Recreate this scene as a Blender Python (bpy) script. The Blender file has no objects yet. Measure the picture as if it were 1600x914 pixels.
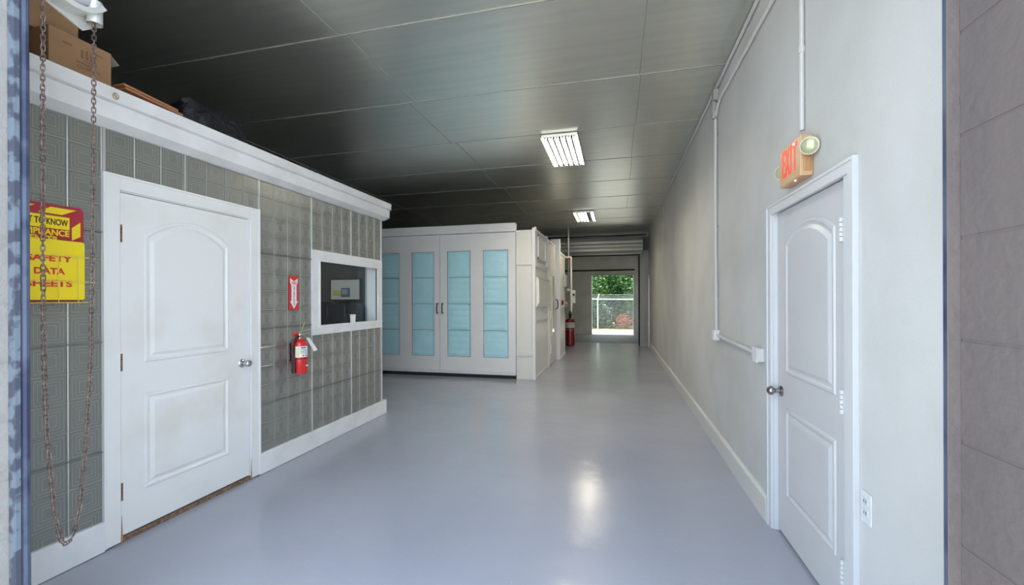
import bpy, bmesh, math, random
from mathutils import Vector, Matrix, noise

# ------------------------------------------------------------------ camera, sky, sun, exposure
sc = bpy.context.scene
C = sc.collection
R = math.radians
cd = bpy.data.cameras.new('camera'); cam = bpy.data.objects.new('camera', cd); C.objects.link(cam)
cd.sensor_fit = 'HORIZONTAL'; cd.sensor_width = 36.0; cd.lens = 36.0 * 668 / 1600
cd.shift_y = 10.9 / 1600.0
cd.clip_start = 0.05; cd.clip_end = 200
YAW, ROLL = R(13.77), R(-0.195)
cam.matrix_world = Matrix.Translation((0, 0, 1.38)) @ Matrix.Rotation(YAW, 4, 'Z') @ Matrix.Rotation(R(90), 4, 'X') @ Matrix.Rotation(ROLL, 4, 'Z')
sc.camera = cam
sc.view_settings.view_transform = 'Standard'; sc.view_settings.look = 'None'
sc.view_settings.gamma = 1.0; sc.view_settings.use_curve_mapping = False
sc.view_settings.exposure = 1.9
SKY, SUN, TUBE = 1.15, 3.2, 21.0
world = bpy.data.worlds.new('world'); sc.world = world; world.use_nodes = True
bg = world.node_tree.nodes['Background']; bg.inputs[0].default_value = (0.70, 0.84, 1.0, 1); bg.inputs[1].default_value = SKY
sl = bpy.data.lights.new('sun', 'SUN'); so = bpy.data.objects.new('sun', sl); C.objects.link(so)
sl.energy = SUN; sl.angle = R(0.6); sl.color = (1.0, 0.95, 0.86)
so.rotation_euler = Vector((0.75, 0.02, 1.6)).to_track_quat('Z', 'Y').to_euler(); so.location = (6, 0, 12)

# ------------------------------------------------------------------ materials
MAT = {}
def mat(name, col, rough=0.5, metal=0.0, bump=None, mottle=None, emit=None, spec=None, coat=None, streak=None, trans=None):
    """bump=(scale, strength, distance); mottle=(scale, second colour, low, high)"""
    if name in MAT: return MAT[name]
    m = bpy.data.materials.new(name); m.use_nodes = True; nt = m.node_tree; N = nt.nodes; L = nt.links
    b = N['Principled BSDF']
    b.inputs['Base Color'].default_value = (*col, 1); b.inputs['Roughness'].default_value = rough; b.inputs['Metallic'].default_value = metal
    if spec is not None: b.inputs['Specular IOR Level'].default_value = spec
    if coat: b.inputs['Coat Weight'].default_value = coat; b.inputs['Coat Roughness'].default_value = 0.12
    if trans: b.inputs['Transmission Weight'].default_value = trans
    if emit: b.inputs['Emission Color'].default_value = (*emit[0], 1); b.inputs['Emission Strength'].default_value = emit[1]
    tc = N.new('ShaderNodeTexCoord')
    if mottle:
        mp = N.new('ShaderNodeMapping'); L.new(tc.outputs['Object'], mp.inputs[0])
        if streak: mp.inputs['Scale'].default_value = streak
        n = N.new('ShaderNodeTexNoise'); n.inputs['Scale'].default_value = mottle[0]; n.inputs['Detail'].default_value = 6
        r = N.new('ShaderNodeValToRGB'); r.color_ramp.elements[0].position = mottle[2]; r.color_ramp.elements[1].position = mottle[3]
        r.color_ramp.elements[0].color = (*mottle[1], 1); r.color_ramp.elements[1].color = (*col, 1)
        L.new(mp.outputs[0], n.inputs['Vector']); L.new(n.outputs['Fac'], r.inputs[0]); L.new(r.outputs[0], b.inputs['Base Color'])
    if bump:
        mp2 = N.new('ShaderNodeMapping'); L.new(tc.outputs['Object'], mp2.inputs[0])
        if streak: mp2.inputs['Scale'].default_value = streak
        n2 = N.new('ShaderNodeTexNoise'); n2.inputs['Scale'].default_value = bump[0]; n2.inputs['Detail'].default_value = 5
        bp = N.new('ShaderNodeBump'); bp.inputs['Strength'].default_value = bump[1]; bp.inputs['Distance'].default_value = bump[2]
        L.new(mp2.outputs[0], n2.inputs['Vector']); L.new(n2.outputs['Fac'], bp.inputs['Height']); L.new(bp.outputs[0], b.inputs['Normal'])
    MAT[name] = m; return m

white = mat('white_paint', (0.80, 0.80, 0.82), 0.42, bump=(60, 0.05, 0.002), mottle=(5, (0.72, 0.72, 0.73), 0.35, 0.6))
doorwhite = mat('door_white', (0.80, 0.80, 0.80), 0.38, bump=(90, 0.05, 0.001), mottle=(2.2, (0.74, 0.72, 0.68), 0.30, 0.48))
boothwhite = mat('booth_white', (0.87, 0.865, 0.87), 0.35, mottle=(3, (0.83, 0.825, 0.82), 0.3, 0.6))
boothcream = mat('booth_cream', (0.80, 0.785, 0.74), 0.35)
wallpaint = mat('wall_paint', (0.61, 0.615, 0.61), 0.62, bump=(130, 0.35, 0.004), mottle=(1.6, (0.53, 0.535, 0.52), 0.32, 0.60))
plain = mat('plain_white', (0.76, 0.75, 0.70), 0.6, mottle=(2, (0.56, 0.56, 0.52), 0.3, 0.7))
tin = mat('pressed_tin', (0.285, 0.29, 0.265), 0.33, 0.45, mottle=(4, (0.265, 0.27, 0.25), 0.3, 0.6))
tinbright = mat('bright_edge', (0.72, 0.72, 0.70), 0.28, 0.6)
rustchain = mat('rusty_steel', (0.20, 0.135, 0.115), 0.5, 0.55, mottle=(40, (0.10, 0.075, 0.07), 0.4, 0.6))
rust = mat('rust', (0.17, 0.09, 0.055), 0.7, 0.3, mottle=(60, (0.30, 0.2, 0.14), 0.4, 0.6))
chrome = mat('chrome', (0.62, 0.62, 0.64), 0.16, 1.0)
nickel = mat('dark_nickel', (0.40, 0.38, 0.38), 0.22, 1.0)
galv = mat('galvanised', (0.52, 0.53, 0.53), 0.42, 0.7)
conduit = mat('conduit_paint', (0.62, 0.62, 0.62), 0.5)
greysteel = mat('grey_steel', (0.42, 0.42, 0.41), 0.45, 0.2)
darkgap = mat('dark_gap', (0.02, 0.02, 0.02), 0.8)
black = mat('black_plastic', (0.015, 0.015, 0.018), 0.35)
bagmat = mat('black_bag', (0.007, 0.007, 0.012), 0.5, bump=(14, 0.9, 0.03))
card = mat('cardboard', (0.40, 0.235, 0.125), 0.75, mottle=(6, (0.35, 0.20, 0.105), 0.3, 0.7))
cardprint = mat('carton_print', (0.24, 0.13, 0.07), 0.8)
boardmat = mat('brown_board', (0.45, 0.20, 0.10), 0.6)
red = mat('red_enamel', (0.72, 0.022, 0.018), 0.22, coat=0.5)
darkred = mat('dark_red_enamel', (0.22, 0.010, 0.014), 0.25, coat=0.5)
maroon = mat('maroon_sign', (0.40, 0.03, 0.045), 0.35)
yellow = mat('yellow_plastic', (0.90, 0.70, 0.02), 0.35)
yellow2 = mat('yellow_wire', (0.80, 0.68, 0.15), 0.4)
inkblack = mat('ink_dark', (0.10, 0.03, 0.02), 0.5)
inkred = mat('ink_red', (0.62, 0.05, 0.03), 0.5)
signred = mat('sign_red', (0.70, 0.03, 0.035), 0.4)
signwhite = mat('sign_white', (0.85, 0.83, 0.83), 0.4)
paper = mat('paper', (0.82, 0.82, 0.85), 0.6)
inkblue = mat('ink_blue', (0.08, 0.08, 0.25), 0.5)
labelsilver = mat('label_silver', (0.55, 0.55, 0.56), 0.4)
bluesteel = mat('blue_steel', (0.10, 0.125, 0.195), 0.35, 0.3, mottle=(7, (0.045, 0.058, 0.115), 0.4, 0.55))
mottled = mat('mottled_steel', (0.155, 0.195, 0.245), 0.5, 0.2, mottle=(16, (0.065, 0.075, 0.11), 0.46, 0.54))
taupe = mat('taupe_masonry', (0.135, 0.115, 0.112), 0.55, bump=(38, 0.55, 0.006), mottle=(3, (0.115, 0.098, 0.098), 0.3, 0.7))
greymason = mat('grey_masonry', (0.29, 0.28, 0.275), 0.7, bump=(50, 0.5, 0.006), mottle=(8, (0.25, 0.24, 0.235), 0.3, 0.7))
exitbody = mat('aged_plastic', (0.62, 0.36, 0.17), 0.4, mottle=(6, (0.62, 0.42, 0.26), 0.35, 0.65))
exitred = mat('exit_letters', (0.80, 0.06, 0.04), 0.4, emit=((1.0, 0.05, 0.02), 0.10))
ledred = mat('exit_led', (1, 0.5, 0.4), 0.4, emit=((1.0, 0.35, 0.25), 1.5))
lens = mat('lens_glass', (0.50, 0.53, 0.33), 0.12, 0.25, bump=(70, 0.6, 0.004), coat=0.8)
filt = mat('filter_cloth', (0.55, 0.86, 0.97), 0.7, bump=(26, 0.3, 0.01), mottle=(5, (0.47, 0.82, 0.89), 0.3, 0.7))
tube_on = mat('tube_lit', (1, 1, 1), 0.4, emit=((1.0, 0.90, 0.72), TUBE))
tube_dim = mat('tube_dim', (1, 1, 0.9), 0.4, emit=((1.0, 0.80, 0.48), TUBE * 0.22))
reflector = mat('lamp_reflector', (0.75, 0.73, 0.66), 0.25, 0.5)
fencegal = mat('fence_galvanised', (0.72, 0.74, 0.74), 0.4, 0.3)
leafA = mat('leaf_green', (0.045, 0.12, 0.022), 0.45, mottle=(3.0, (0.018, 0.06, 0.012), 0.35, 0.65))
leafB = mat('leaf_light', (0.11, 0.23, 0.035), 0.45, mottle=(3.0, (0.03, 0.10, 0.018), 0.4, 0.6))
leafC = mat('leaf_deep', (0.012, 0.034, 0.012), 0.5)
dry = mat('dry_leaf', (0.42, 0.17, 0.09), 0.7)
bark = mat('bark', (0.12, 0.09, 0.06), 0.8)
concrete = mat('concrete_pale', (0.62, 0.59, 0.54), 0.85, bump=(30, 0.3, 0.01), mottle=(3, (0.52, 0.50, 0.45), 0.3, 0.7))
earth = mat('leaf_litter', (0.30, 0.26, 0.15), 0.9, bump=(20, 0.8, 0.04), mottle=(12, (0.12, 0.12, 0.05), 0.4, 0.6))
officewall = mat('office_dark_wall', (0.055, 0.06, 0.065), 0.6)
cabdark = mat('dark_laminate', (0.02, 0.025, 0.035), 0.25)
reveal = mat('window_reveal', (0.62, 0.66, 0.66), 0.5)

def floor_mat():
    m = mat('floor_epoxy', (0.335, 0.365, 0.42), 0.16, spec=0.5); nt = m.node_tree; N = nt.nodes; L = nt.links; b = N['Principled BSDF']
    tc = N.new('ShaderNodeTexCoord')
    n = N.new('ShaderNodeTexNoise'); n.inputs['Scale'].default_value = 0.9; n.inputs['Detail'].default_value = 5
    r = N.new('ShaderNodeValToRGB'); r.color_ramp.elements[0].position = 0.3; r.color_ramp.elements[1].position = 0.7
    r.color_ramp.elements[0].color = (0.34, 0.355, 0.42, 1); r.color_ramp.elements[1].color = (0.385, 0.40, 0.475, 1)
    v = N.new('ShaderNodeTexNoise'); v.inputs['Scale'].default_value = 55; v.inputs['Detail'].default_value = 2
    vr = N.new('ShaderNodeValToRGB'); vr.color_ramp.elements[0].position = 0.765; vr.color_ramp.elements[1].position = 0.775
    mx = N.new('ShaderNodeMix'); mx.data_type = 'RGBA'; mx.inputs['B'].default_value = (0.55, 0.56, 0.58, 1)
    L.new(tc.outputs['Object'], n.inputs['Vector']); L.new(n.outputs['Fac'], r.inputs[0]); L.new(r.outputs[0], mx.inputs['A'])
    L.new(tc.outputs['Object'], v.inputs['Vector']); L.new(v.outputs['Fac'], vr.inputs[0]); L.new(vr.outputs[0], mx.inputs['Factor'])
    L.new(mx.outputs['Result'], b.inputs['Base Color'])
    w = N.new('ShaderNodeTexNoise'); w.inputs['Scale'].default_value = 5; w.inputs['Detail'].default_value = 3
    w2 = N.new('ShaderNodeTexNoise'); w2.inputs['Scale'].default_value = 45
    ad = N.new('ShaderNodeMath'); ad.operation = 'MULTIPLY_ADD'; ad.inputs[1].default_value = 0.10
    L.new(tc.outputs['Object'], w.inputs['Vector']); L.new(tc.outputs['Object'], w2.inputs['Vector'])
    L.new(w2.outputs['Fac'], ad.inputs[0]); L.new(w.outputs['Fac'], ad.inputs[2])
    bp = N.new('ShaderNodeBump'); bp.inputs['Strength'].default_value = 0.35; bp.inputs['Distance'].default_value = 0.012
    L.new(ad.outputs[0], bp.inputs['Height']); L.new(bp.outputs[0], b.inputs['Normal'])
    rr = N.new('ShaderNodeMapRange'); rr.inputs['To Min'].default_value = 0.12; rr.inputs['To Max'].default_value = 0.26
    L.new(n.outputs['Fac'], rr.inputs['Value']); L.new(rr.outputs[0], b.inputs['Roughness'])
    return m
def ceil_mat():
    m = mat('ceiling_foil', (0.7, 0.71, 0.67), 0.3, 0.88); nt = m.node_tree; N = nt.nodes; L = nt.links; b = N['Principled BSDF']
    tc = N.new('ShaderNodeTexCoord')
    mp = N.new('ShaderNodeMapping'); mp.inputs['Scale'].default_value = (0.5, 7, 1); L.new(tc.outputs['Object'], mp.inputs[0])
    n = N.new('ShaderNodeTexNoise'); n.inputs['Scale'].default_value = 2.2; n.inputs['Detail'].default_value = 3; L.new(mp.outputs[0], n.inputs['Vector'])
    big = N.new('ShaderNodeTexNoise'); big.inputs['Scale'].default_value = 0.9; big.inputs['Detail'].default_value = 1; L.new(tc.outputs['Object'], big.inputs['Vector'])
    mr = N.new('ShaderNodeMapRange'); mr.inputs['To Min'].default_value = 0.285; mr.inputs['To Max'].default_value = 0.325
    L.new(n.outputs['Fac'], mr.inputs['Value']); L.new(mr.outputs[0], b.inputs['Roughness'])
    r = N.new('ShaderNodeValToRGB'); r.color_ramp.elements[0].position = 0.3; r.color_ramp.elements[1].position = 0.7
    r.color_ramp.elements[0].color = (0.70, 0.72, 0.675, 1); r.color_ramp.elements[1].color = (0.78, 0.795, 0.745, 1)
    L.new(n.outputs['Fac'], r.inputs[0]); L.new(r.outputs[0], b.inputs['Base Color'])
    ad = N.new('ShaderNodeMath'); ad.operation = 'MULTIPLY_ADD'; ad.inputs[1].default_value = 0.0
    L.new(n.outputs['Fac'], ad.inputs[0]); L.new(big.outputs['Fac'], ad.inputs[2])
    bp = N.new('ShaderNodeBump'); bp.inputs['Strength'].default_value = 0.5; bp.inputs['Distance'].default_value = 0.012
    L.new(ad.outputs[0], bp.inputs['Height']); L.new(bp.outputs[0], b.inputs['Normal'])
    return m
def glass_mat():
    m = bpy.data.materials.new('pane_glass'); m.use_nodes = True; nt = m.node_tree; N = nt.nodes; L = nt.links
    for x in list(N): N.remove(x)
    o = N.new('ShaderNodeOutputMaterial'); mx = N.new('ShaderNodeMixShader'); t = N.new('ShaderNodeBsdfTransparent'); g = N.new('ShaderNodeBsdfGlossy')
    t.inputs[0].default_value = (0.80, 0.84, 0.86, 1); g.inputs['Roughness'].default_value = 0.02
    f = N.new('ShaderNodeLayerWeight'); pw = N.new('ShaderNodeMath'); pw.operation = 'POWER'; pw.inputs[1].default_value = 4.0; ma = N.new('ShaderNodeMath'); ma.operation = 'MULTIPLY_ADD'; ma.inputs[1].default_value = 0.6; ma.inputs[2].default_value = 0.03
    L.new(f.outputs['Facing'], pw.inputs[0]); L.new(pw.outputs[0], ma.inputs[0]); L.new(ma.outputs[0], mx.inputs[0]); L.new(t.outputs[0], mx.inputs[1]); L.new(g.outputs[0], mx.inputs[2]); L.new(mx.outputs[0], o.inputs[0])
    return m
FLOOR, CEIL, GLASS = floor_mat(), ceil_mat(), glass_mat()

# ------------------------------------------------------------------ helpers
ORG = {}
def obj(name, bm, m, parent=None, smooth=False, label=None, bevel=None, origin=None):
    if isinstance(bm, list):
        pass
    me = bpy.data.meshes.new(name)
    bmesh.ops.recalc_face_normals(bm, faces=bm.faces[:]) if not getattr(bm, 'is_text', False) else None
    if parent is not None: o0 = ORG[parent.name]
    elif origin is not None: o0 = Vector(origin)
    else:
        xs = [v.co for v in bm.verts]
        o0 = Vector((sum(v.x for v in xs) / len(xs), sum(v.y for v in xs) / len(xs), min(v.z for v in xs)))
    bmesh.ops.translate(bm, verts=bm.verts, vec=-o0)
    bm.to_mesh(me); bm.free()
    if smooth:
        for p in me.polygons: p.use_smooth = True
        if hasattr(me, 'set_sharp_from_angle'): me.set_sharp_from_angle(angle=R(42))
    ms = m if isinstance(m, (list, tuple)) else [m]
    for k in ms: me.materials.append(k)
    o = bpy.data.objects.new(name, me); C.objects.link(o); ORG[o.name] = o0
    if parent is None: o.location = o0
    else: o.parent = parent
    if label: o['label'] = label
    if bevel:
        b = o.modifiers.new('bevel', 'BEVEL'); b.width = bevel; b.segments = 2; b.limit_method = 'ANGLE'; b.angle_limit = R(50)
    return o
def thing(name, label, cat, loc, group=None):
    o = bpy.data.objects.new(name, None); C.objects.link(o); o.location = loc; o.empty_display_size = 0.05; ORG[o.name] = Vector(loc)
    o['label'] = label; o['category'] = cat
    if group: o['group'] = group
    return o
def tag(o, label, cat, group=None, kind=None):
    o['label'] = label; o['category'] = cat
    if group: o['group'] = group
    if kind: o['kind'] = kind
    return o
def struct(o, label=None, cat=None):
    o['kind'] = 'structure'
    if label: o['label'] = label
    if cat: o['category'] = cat
    return o
def B(): return bmesh.new()
def box(bm, x0, x1, y0, y1, z0, z1, mi=0):
    r = bmesh.ops.create_cube(bm, size=1.0)
    for v in r['verts']:
        v.co = Vector((x0 + (v.co.x + .5) * (x1 - x0), y0 + (v.co.y + .5) * (y1 - y0), z0 + (v.co.z + .5) * (z1 - z0)))
    if mi:
        for f in {f for v in r['verts'] for f in v.link_faces}: f.material_index = mi
    return r['verts']
def prism(bm, pts, vec, mi=0):
    a = [bm.verts.new(p) for p in pts]; b = [bm.verts.new(Vector(p) + Vector(vec)) for p in pts]; n = len(pts)
    fs = [bm.faces.new(a), bm.faces.new(b[::-1])]
    for i in range(n): fs.append(bm.faces.new((a[i], b[i], b[(i + 1) % n], a[(i + 1) % n])))
    for f in fs: f.material_index = mi
def frame_of(d):
    d = d.normalized(); u = Vector((0, 0, 1)) if abs(d.z) < .9 else Vector((1, 0, 0))
    a = d.cross(u).normalized(); return a, a.cross(d).normalized()
def tube(bm, pts, r, n=10, closed=False, cap=True, mi=0):
    pts = [Vector(p) for p in pts]; m = len(pts); rings = []; prev = None
    for i, p in enumerate(pts):
        if closed: d = pts[(i + 1) % m] - pts[(i - 1) % m]
        else: d = pts[min(i + 1, m - 1)] - pts[max(i - 1, 0)]
        d.normalize()
        if prev is None: a, b = frame_of(d)
        else:
            a = (prev - d * prev.dot(d)).normalized(); b = a.cross(d).normalized()
        prev = a; rr = r[i] if isinstance(r, (list, tuple)) else r
        rings.append([bm.verts.new(p + a * rr * math.cos(2 * math.pi * k / n) + b * rr * math.sin(2 * math.pi * k / n)) for k in range(n)])
    fs = []
    for i in range(m if closed else m - 1):
        A, Bq = rings[i], rings[(i + 1) % m]; off = 0
        if closed and i == m - 1:
            off = min(range(n), key=lambda s: (A[0].co - Bq[s].co).length)
        for k in range(n): fs.append(bm.faces.new((A[k], A[(k + 1) % n], Bq[(k + 1 + off) % n], Bq[(k + off) % n])))
    if cap and not closed: fs.append(bm.faces.new(rings[0][::-1])); fs.append(bm.faces.new(rings[-1]))
    for f in fs: f.material_index = mi
def lathe(bm, prof, c, axis=(0, 0, 1), n=24, mi=0):
    """prof: list of (radius, height along axis)"""
    ax = Vector(axis).normalized(); a, b = frame_of(ax); c = Vector(c); rings = []
    for r, h in prof:
        if r < 1e-6: rings.append([bm.verts.new(c + ax * h)])
        else: rings.append([bm.verts.new(c + ax * h + a * r * math.cos(2 * math.pi * k / n) + b * r * math.sin(2 * math.pi * k / n)) for k in range(n)])
    for A, Q in zip(rings[:-1], rings[1:]):
        for k in range(n):
            k2 = (k + 1) % n
            if len(A) == 1 and len(Q) == 1: break
            if len(A) == 1: f = bm.faces.new((A[0], Q[k2], Q[k]))
            elif len(Q) == 1: f = bm.faces.new((A[k], A[k2], Q[0]))
            else: f = bm.faces.new((A[k], A[k2], Q[k2], Q[k]))
            f.material_index = mi
    if len(rings[0]) > 1: bm.faces.new(rings[0][::-1]).material_index = mi
    if len(rings[-1]) > 1: bm.faces.new(rings[-1]).material_index = mi
def text_bm(s, size, origin, xdir, ydir, align='CENTER', extrude=0.0006, sx=1.0, bold=0.0, width=None):
    cu = bpy.data.curves.new('t', 'FONT'); cu.body = s; cu.size = size; cu.align_x = align; cu.align_y = 'CENTER'; cu.extrude = extrude; cu.offset = bold
    cu.resolution_u = 3
    t = bpy.data.objects.new('t', cu); C.objects.link(t)
    dg = bpy.context.evaluated_depsgraph_get(); me = bpy.data.meshes.new_from_object(t.evaluated_get(dg))
    bm = bmesh.new(); bm.from_mesh(me); bpy.data.objects.remove(t); bpy.data.curves.remove(cu); bpy.data.meshes.remove(me)
    x, y = Vector(xdir), Vector(ydir); z = x.cross(y); o = Vector(origin)
    if width: sx = width / (max(v.co.x for v in bm.verts) - min(v.co.x for v in bm.verts))
    for v in bm.verts: v.co = o + x * v.co.x * sx + y * v.co.y + z * v.co.z
    return bm
def merge(dst, src):
    me = bpy.data.meshes.new('tmp'); src.to_mesh(me); src.free(); dst.from_mesh(me); bpy.data.meshes.remove(me)

# key planes (metres): camera stands outside a roll-up door opening, the bay runs along +Y
XR, XL, ZC = 0.91, -2.74, 3.34
XFL = -6.6                        # far wall of the bay, beyond the office
YF0, YF1 = 0.84, 1.04             # front wall
OX0, OX1 = -2.06, 0.664           # front opening
YB = 13.15                        # back roll-up door
YO = 17.0                         # outer back wall

# ------------------------------------------------------------------ large structure
bm = B(); box(bm, XFL - .2, 1.3, YF0, 17.05, -0.15, 0.0)
struct(obj('floor', bm, FLOOR))
bm = B(); box(bm, XFL - .2, 1.3, YF0, 17.3, ZC, ZC + .12)
rng = random.Random(3)
def seam(x0, x1, y0, y1, w=0.005):
    n = 14
    for i in range(n):
        a, b = i / n, (i + 1) / n; j0 = rng.uniform(-.002, .002)
        xa, xb = x0 + (x1 - x0) * a, x0 + (x1 - x0) * b; ya, yb = y0 + (y1 - y0) * a, y0 + (y1 - y0) * b
        if x0 == x1: box(bm, x0 - w + j0, x0 + w + j0, ya, yb, ZC - .003 - rng.uniform(0, .003), ZC + .01, 1)
        else: box(bm, xa, xb, y0 - w + j0, y0 + w + j0, ZC - .003 - rng.uniform(0, .003), ZC + .01, 1)
for k, y in enumerate([1.66, 2.775, 3.89, 5.01, 6.13, 7.25, 8.37, 9.5, 10.6, 11.7, 12.8]): seam(XFL, XR, y, y)
ys = [1.66, 2.775, 3.89, 5.01, 6.13, 7.25, 8.37, 9.5, 10.6, 11.7]
for k, y in enumerate(ys[:-1]):
    seam(0.2 if k % 2 else 0.21, 0.2 if k % 2 else 0.21, y, ys[k + 1], .003) if k in (1, 2, 3, 4, 6) else None
    seam(-2.0 + .06 * (k % 2), -2.0 + .06 * (k % 2), y, ys[k + 1], .003)
    seam(-4.4, -4.4, y, ys[k + 1], .003)
struct(obj('ceiling', bm, [CEIL, mat('ceiling_seam', (0.38, 0.38, 0.35), 0.55, 0.4)]))
# right wall with the doorway cut out
DY0, DY1, DZ = 2.035, 2.86, 1.895
bm = B()
box(bm, XR, XR + .2, YF0, DY0, 0, ZC); box(bm, XR, XR + .2, DY1, 17.2, 0, ZC); box(bm, XR, XR + .2, DY0, DY1, DZ, ZC)
box(bm, XR + .12, XR + .2, DY0, DY1, 0, DZ)
struct(obj('wall_right', bm, wallpaint))
bm = B(); box(bm, XFL - .2, XFL, YF0, 17.2, 0, ZC); struct(obj('wall_left', bm, mat('dim_block', (0.10, 0.10, 0.095), 0.8)))
# front wall: block courses either side of the opening, plus what stands above it
def courses(bm, x0, x1, y0, y1, z0, z1, off=0.0, h=0.2032, mi=0):
    z = z0 - off
    while z < z1:
        a, b = max(z, z0), min(z + h - .006, z1)
        if b > a: box(bm, x0, x1, y0, y1, a, b, mi)
        box(bm, x0 + .0012, x1 - .0012, y0 + .0012, y1 - .0012, max(b - .001, z0), min(b + .008, z1), mi); z += h
bm = B(); courses(bm, OX1, 1.6, YF0, YF1 - .002, 0, 3.1, off=0.123)
box(bm, OX1 - .021, OX1 + .25, YF1 - .0015, YF1 + .001, 0, 3.1)
struct(obj('wall_front', bm, taupe, bevel=.003))
bm = B(); courses(bm, -7.0, OX0, YF0, YF1, 0, 3.1, off=0.05)
struct(obj('wall_front_left', bm, greymason, bevel=.003))
bm = B(); box(bm, -7.0, 1.6, YF0, YF1, 3.1, 3.6); struct(obj('wall_front_lintel', bm, greymason))
# steel guides of the front roll-up door
g = obj('door_guide', (lambda b: (box(b, OX0 + .002, OX0 + .036, YF1 - .012, YF1 + .002, 0, 3.05), b)[1])(B()), mottled)
struct(g)
bm = B(); tube(bm, [(-2.0445, YF1 + .02, 0), (-2.0445, YF1 + .02, 3.05)], .0165, 12); box(bm, -2.17, -2.145, YF1 + .03, YF1 + .08, 0, 3.05); box(bm, -2.15, -2.058, YF1 + .03, YF1 + .036, 0, 3.05)
struct(obj('trim_door_channel_left', bm, bluesteel))
g.name = 'trim_door_angle'
bm = B(); box(bm, .673, .72, YF1 + .01, YF1 + .06, 0, 3.05); struct(obj('trim_door_channel_right', bm, bluesteel))

# back wall with its wide opening, and the outer wall beyond the covered strip
bm = B(); box(bm, XFL, -2.6, YB, YB + .2, 0, ZC); box(bm, .64, XR, YB, YB + .2, 0, ZC); box(bm, -2.6, .64, YB, YB + .2, 2.95, ZC)
struct(obj('wall_back', bm, plain))
bm = B()
z = 0.0
box(bm, XFL, -.95, YO, YO + .2, 0, 2.47); box(bm, .62, XR, YO, YO + .2, 0, 2.47); box(bm, -.95, .62, YO, YO + .2, 2.35, 2.47)
for k in range(4): box(bm, XFL, XR, YO, YO + .2, 2.54 + k * .21, 2.54 + k * .21 + (.204 if k < 3 else .17))
box(bm, XFL, XR, YO + .02, YO + .18, 2.47, ZC)
struct(obj('wall_back_outer', bm, plain))
bm = B(); box(bm, -2.4, .66, YO - .03, YO, 2.475, 2.53); struct(obj('trim_back_beam', bm, darkgap))
bm = B(); box(bm, -.96, .62, YO - .02, YO, 2.30, 2.36); struct(obj('trim_back_lintel', bm, mat('lintel_beige', (0.50, 0.50, 0.40), 0.6)))
# painted strip of the floor ends, bare slab follows
bm = B(); box(bm, XFL, XR, 13.85, YO + .05, 0, .004); struct(obj('floor_bare_slab', bm, mat('bare_slab', (0.20, 0.185, 0.15), 0.55, mottle=(4, (0.14, 0.13, 0.10), 0.3, 0.7))))

# baseboards
bm = B(); box(bm, XR - .022, XR, 2.935, 12.74, 0, .14); prism(bm, [(XR - .022, 2.935, .14), (XR, 2.935, .14), (XR, 2.935, .155), (XR - .010, 2.935, .155)], (0, 9.805, 0))
struct(obj('baseboard_right', bm, mat('base_white', (0.66, 0.66, 0.64), 0.4)))
bm = B()
for y0, y1 in ((1.04, 1.745), (2.80, 4.640)):
    n = 40
    for i in range(n):
        a, b = y0 + (y1 - y0) * i / n, y0 + (y1 - y0) * (i + 1) / n
        box(bm, XL - .06, XL + .008, a, b, 0.004, .168 + .003 * noise.noise(Vector((a * 9, 0, 0))))
box(bm, -4.9, XL + .008, 4.64, 4.70, .004, .168)
struct(obj('baseboard_office', bm, white))

# ------------------------------------------------------------------ the office: pressed tin wall
TX = XL - .012
def tincell(bm, ya, yb, za, zb):
    yc, zc, hy, hz = (ya + yb) / 2, (za + zb) / 2, (yb - ya) / 2, (zb - za) / 2
    prof = [(1.0, .0068), (.962, .0052), (.94, .002), (.80, .002), (.79, .0030), (.755, .0030), (.745, .002), (.60, .002), (.59, .0030), (.555, .0030), (.545, .002), (.40, .002), (.39, .0030), (.350, .0030), (.34, .002)]
    rings = []
    for s, h in prof:
        rings.append([bm.verts.new((TX + h, yc + a * hy * s, zc + b * hz * s)) for a, b in ((-1, -1), (1, -1), (1, 1), (-1, 1))])
    for i, (A, Q) in enumerate(zip(rings[:-1], rings[1:])):
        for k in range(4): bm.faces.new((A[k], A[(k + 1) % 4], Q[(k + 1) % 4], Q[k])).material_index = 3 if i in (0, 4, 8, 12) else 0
    bm.faces.new(rings[-1])
bm = B()
yed = [(1.143 + .1505 * k, 1.143 + .1505 * (k + 1)) for k in range(4)] + [(1.76 + .1505 * k, 1.76 + .1505 * (k + 1)) for k in range(3)]
for s0 in (2.2125, 2.810, 3.410, 4.014): yed += [(s0 + .1503 * k, s0 + .1503 * (k + 1)) for k in range(4)]
zed = [(.55 - .151 * 3 + .151 * k, .55 - .151 * 2 + .151 * k) for k in range(15)]
zed = [(a, b) for a, b in zed if a < 2.34]
def inside(ya, yb, za, zb, r): return ya >= r[0] - 1e-4 and yb <= r[1] + 1e-4 and za >= r[2] - 1e-4 and zb <= r[3] + 1e-4
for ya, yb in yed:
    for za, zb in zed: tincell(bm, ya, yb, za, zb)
def cut_rect(bm, y0, y1, z0, z1):
    for co, no in (((0, y0, 0), (0, 1, 0)), ((0, y1, 0), (0, 1, 0)), ((0, 0, z0), (0, 0, 1)), ((0, 0, z1), (0, 0, 1))):
        bmesh.ops.bisect_plane(bm, geom=bm.verts[:] + bm.edges[:] + bm.faces[:], plane_co=co, plane_no=no)
    dead = [f for f in bm.faces if y0 < f.calc_center_median().y < y1 and z0 < f.calc_center_median().z < z1]
    bmesh.ops.delete(bm, geom=dead, context='FACES')
cut_rect(bm, 1.80, 2.74, -.1, 2.04); cut_rect(bm, 3.46, 4.56, 1.10, 1.81)
for y in (1.752,): box(bm, TX, TX + .012, y - .006, y + .008, .15, 2.36, 1)
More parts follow.
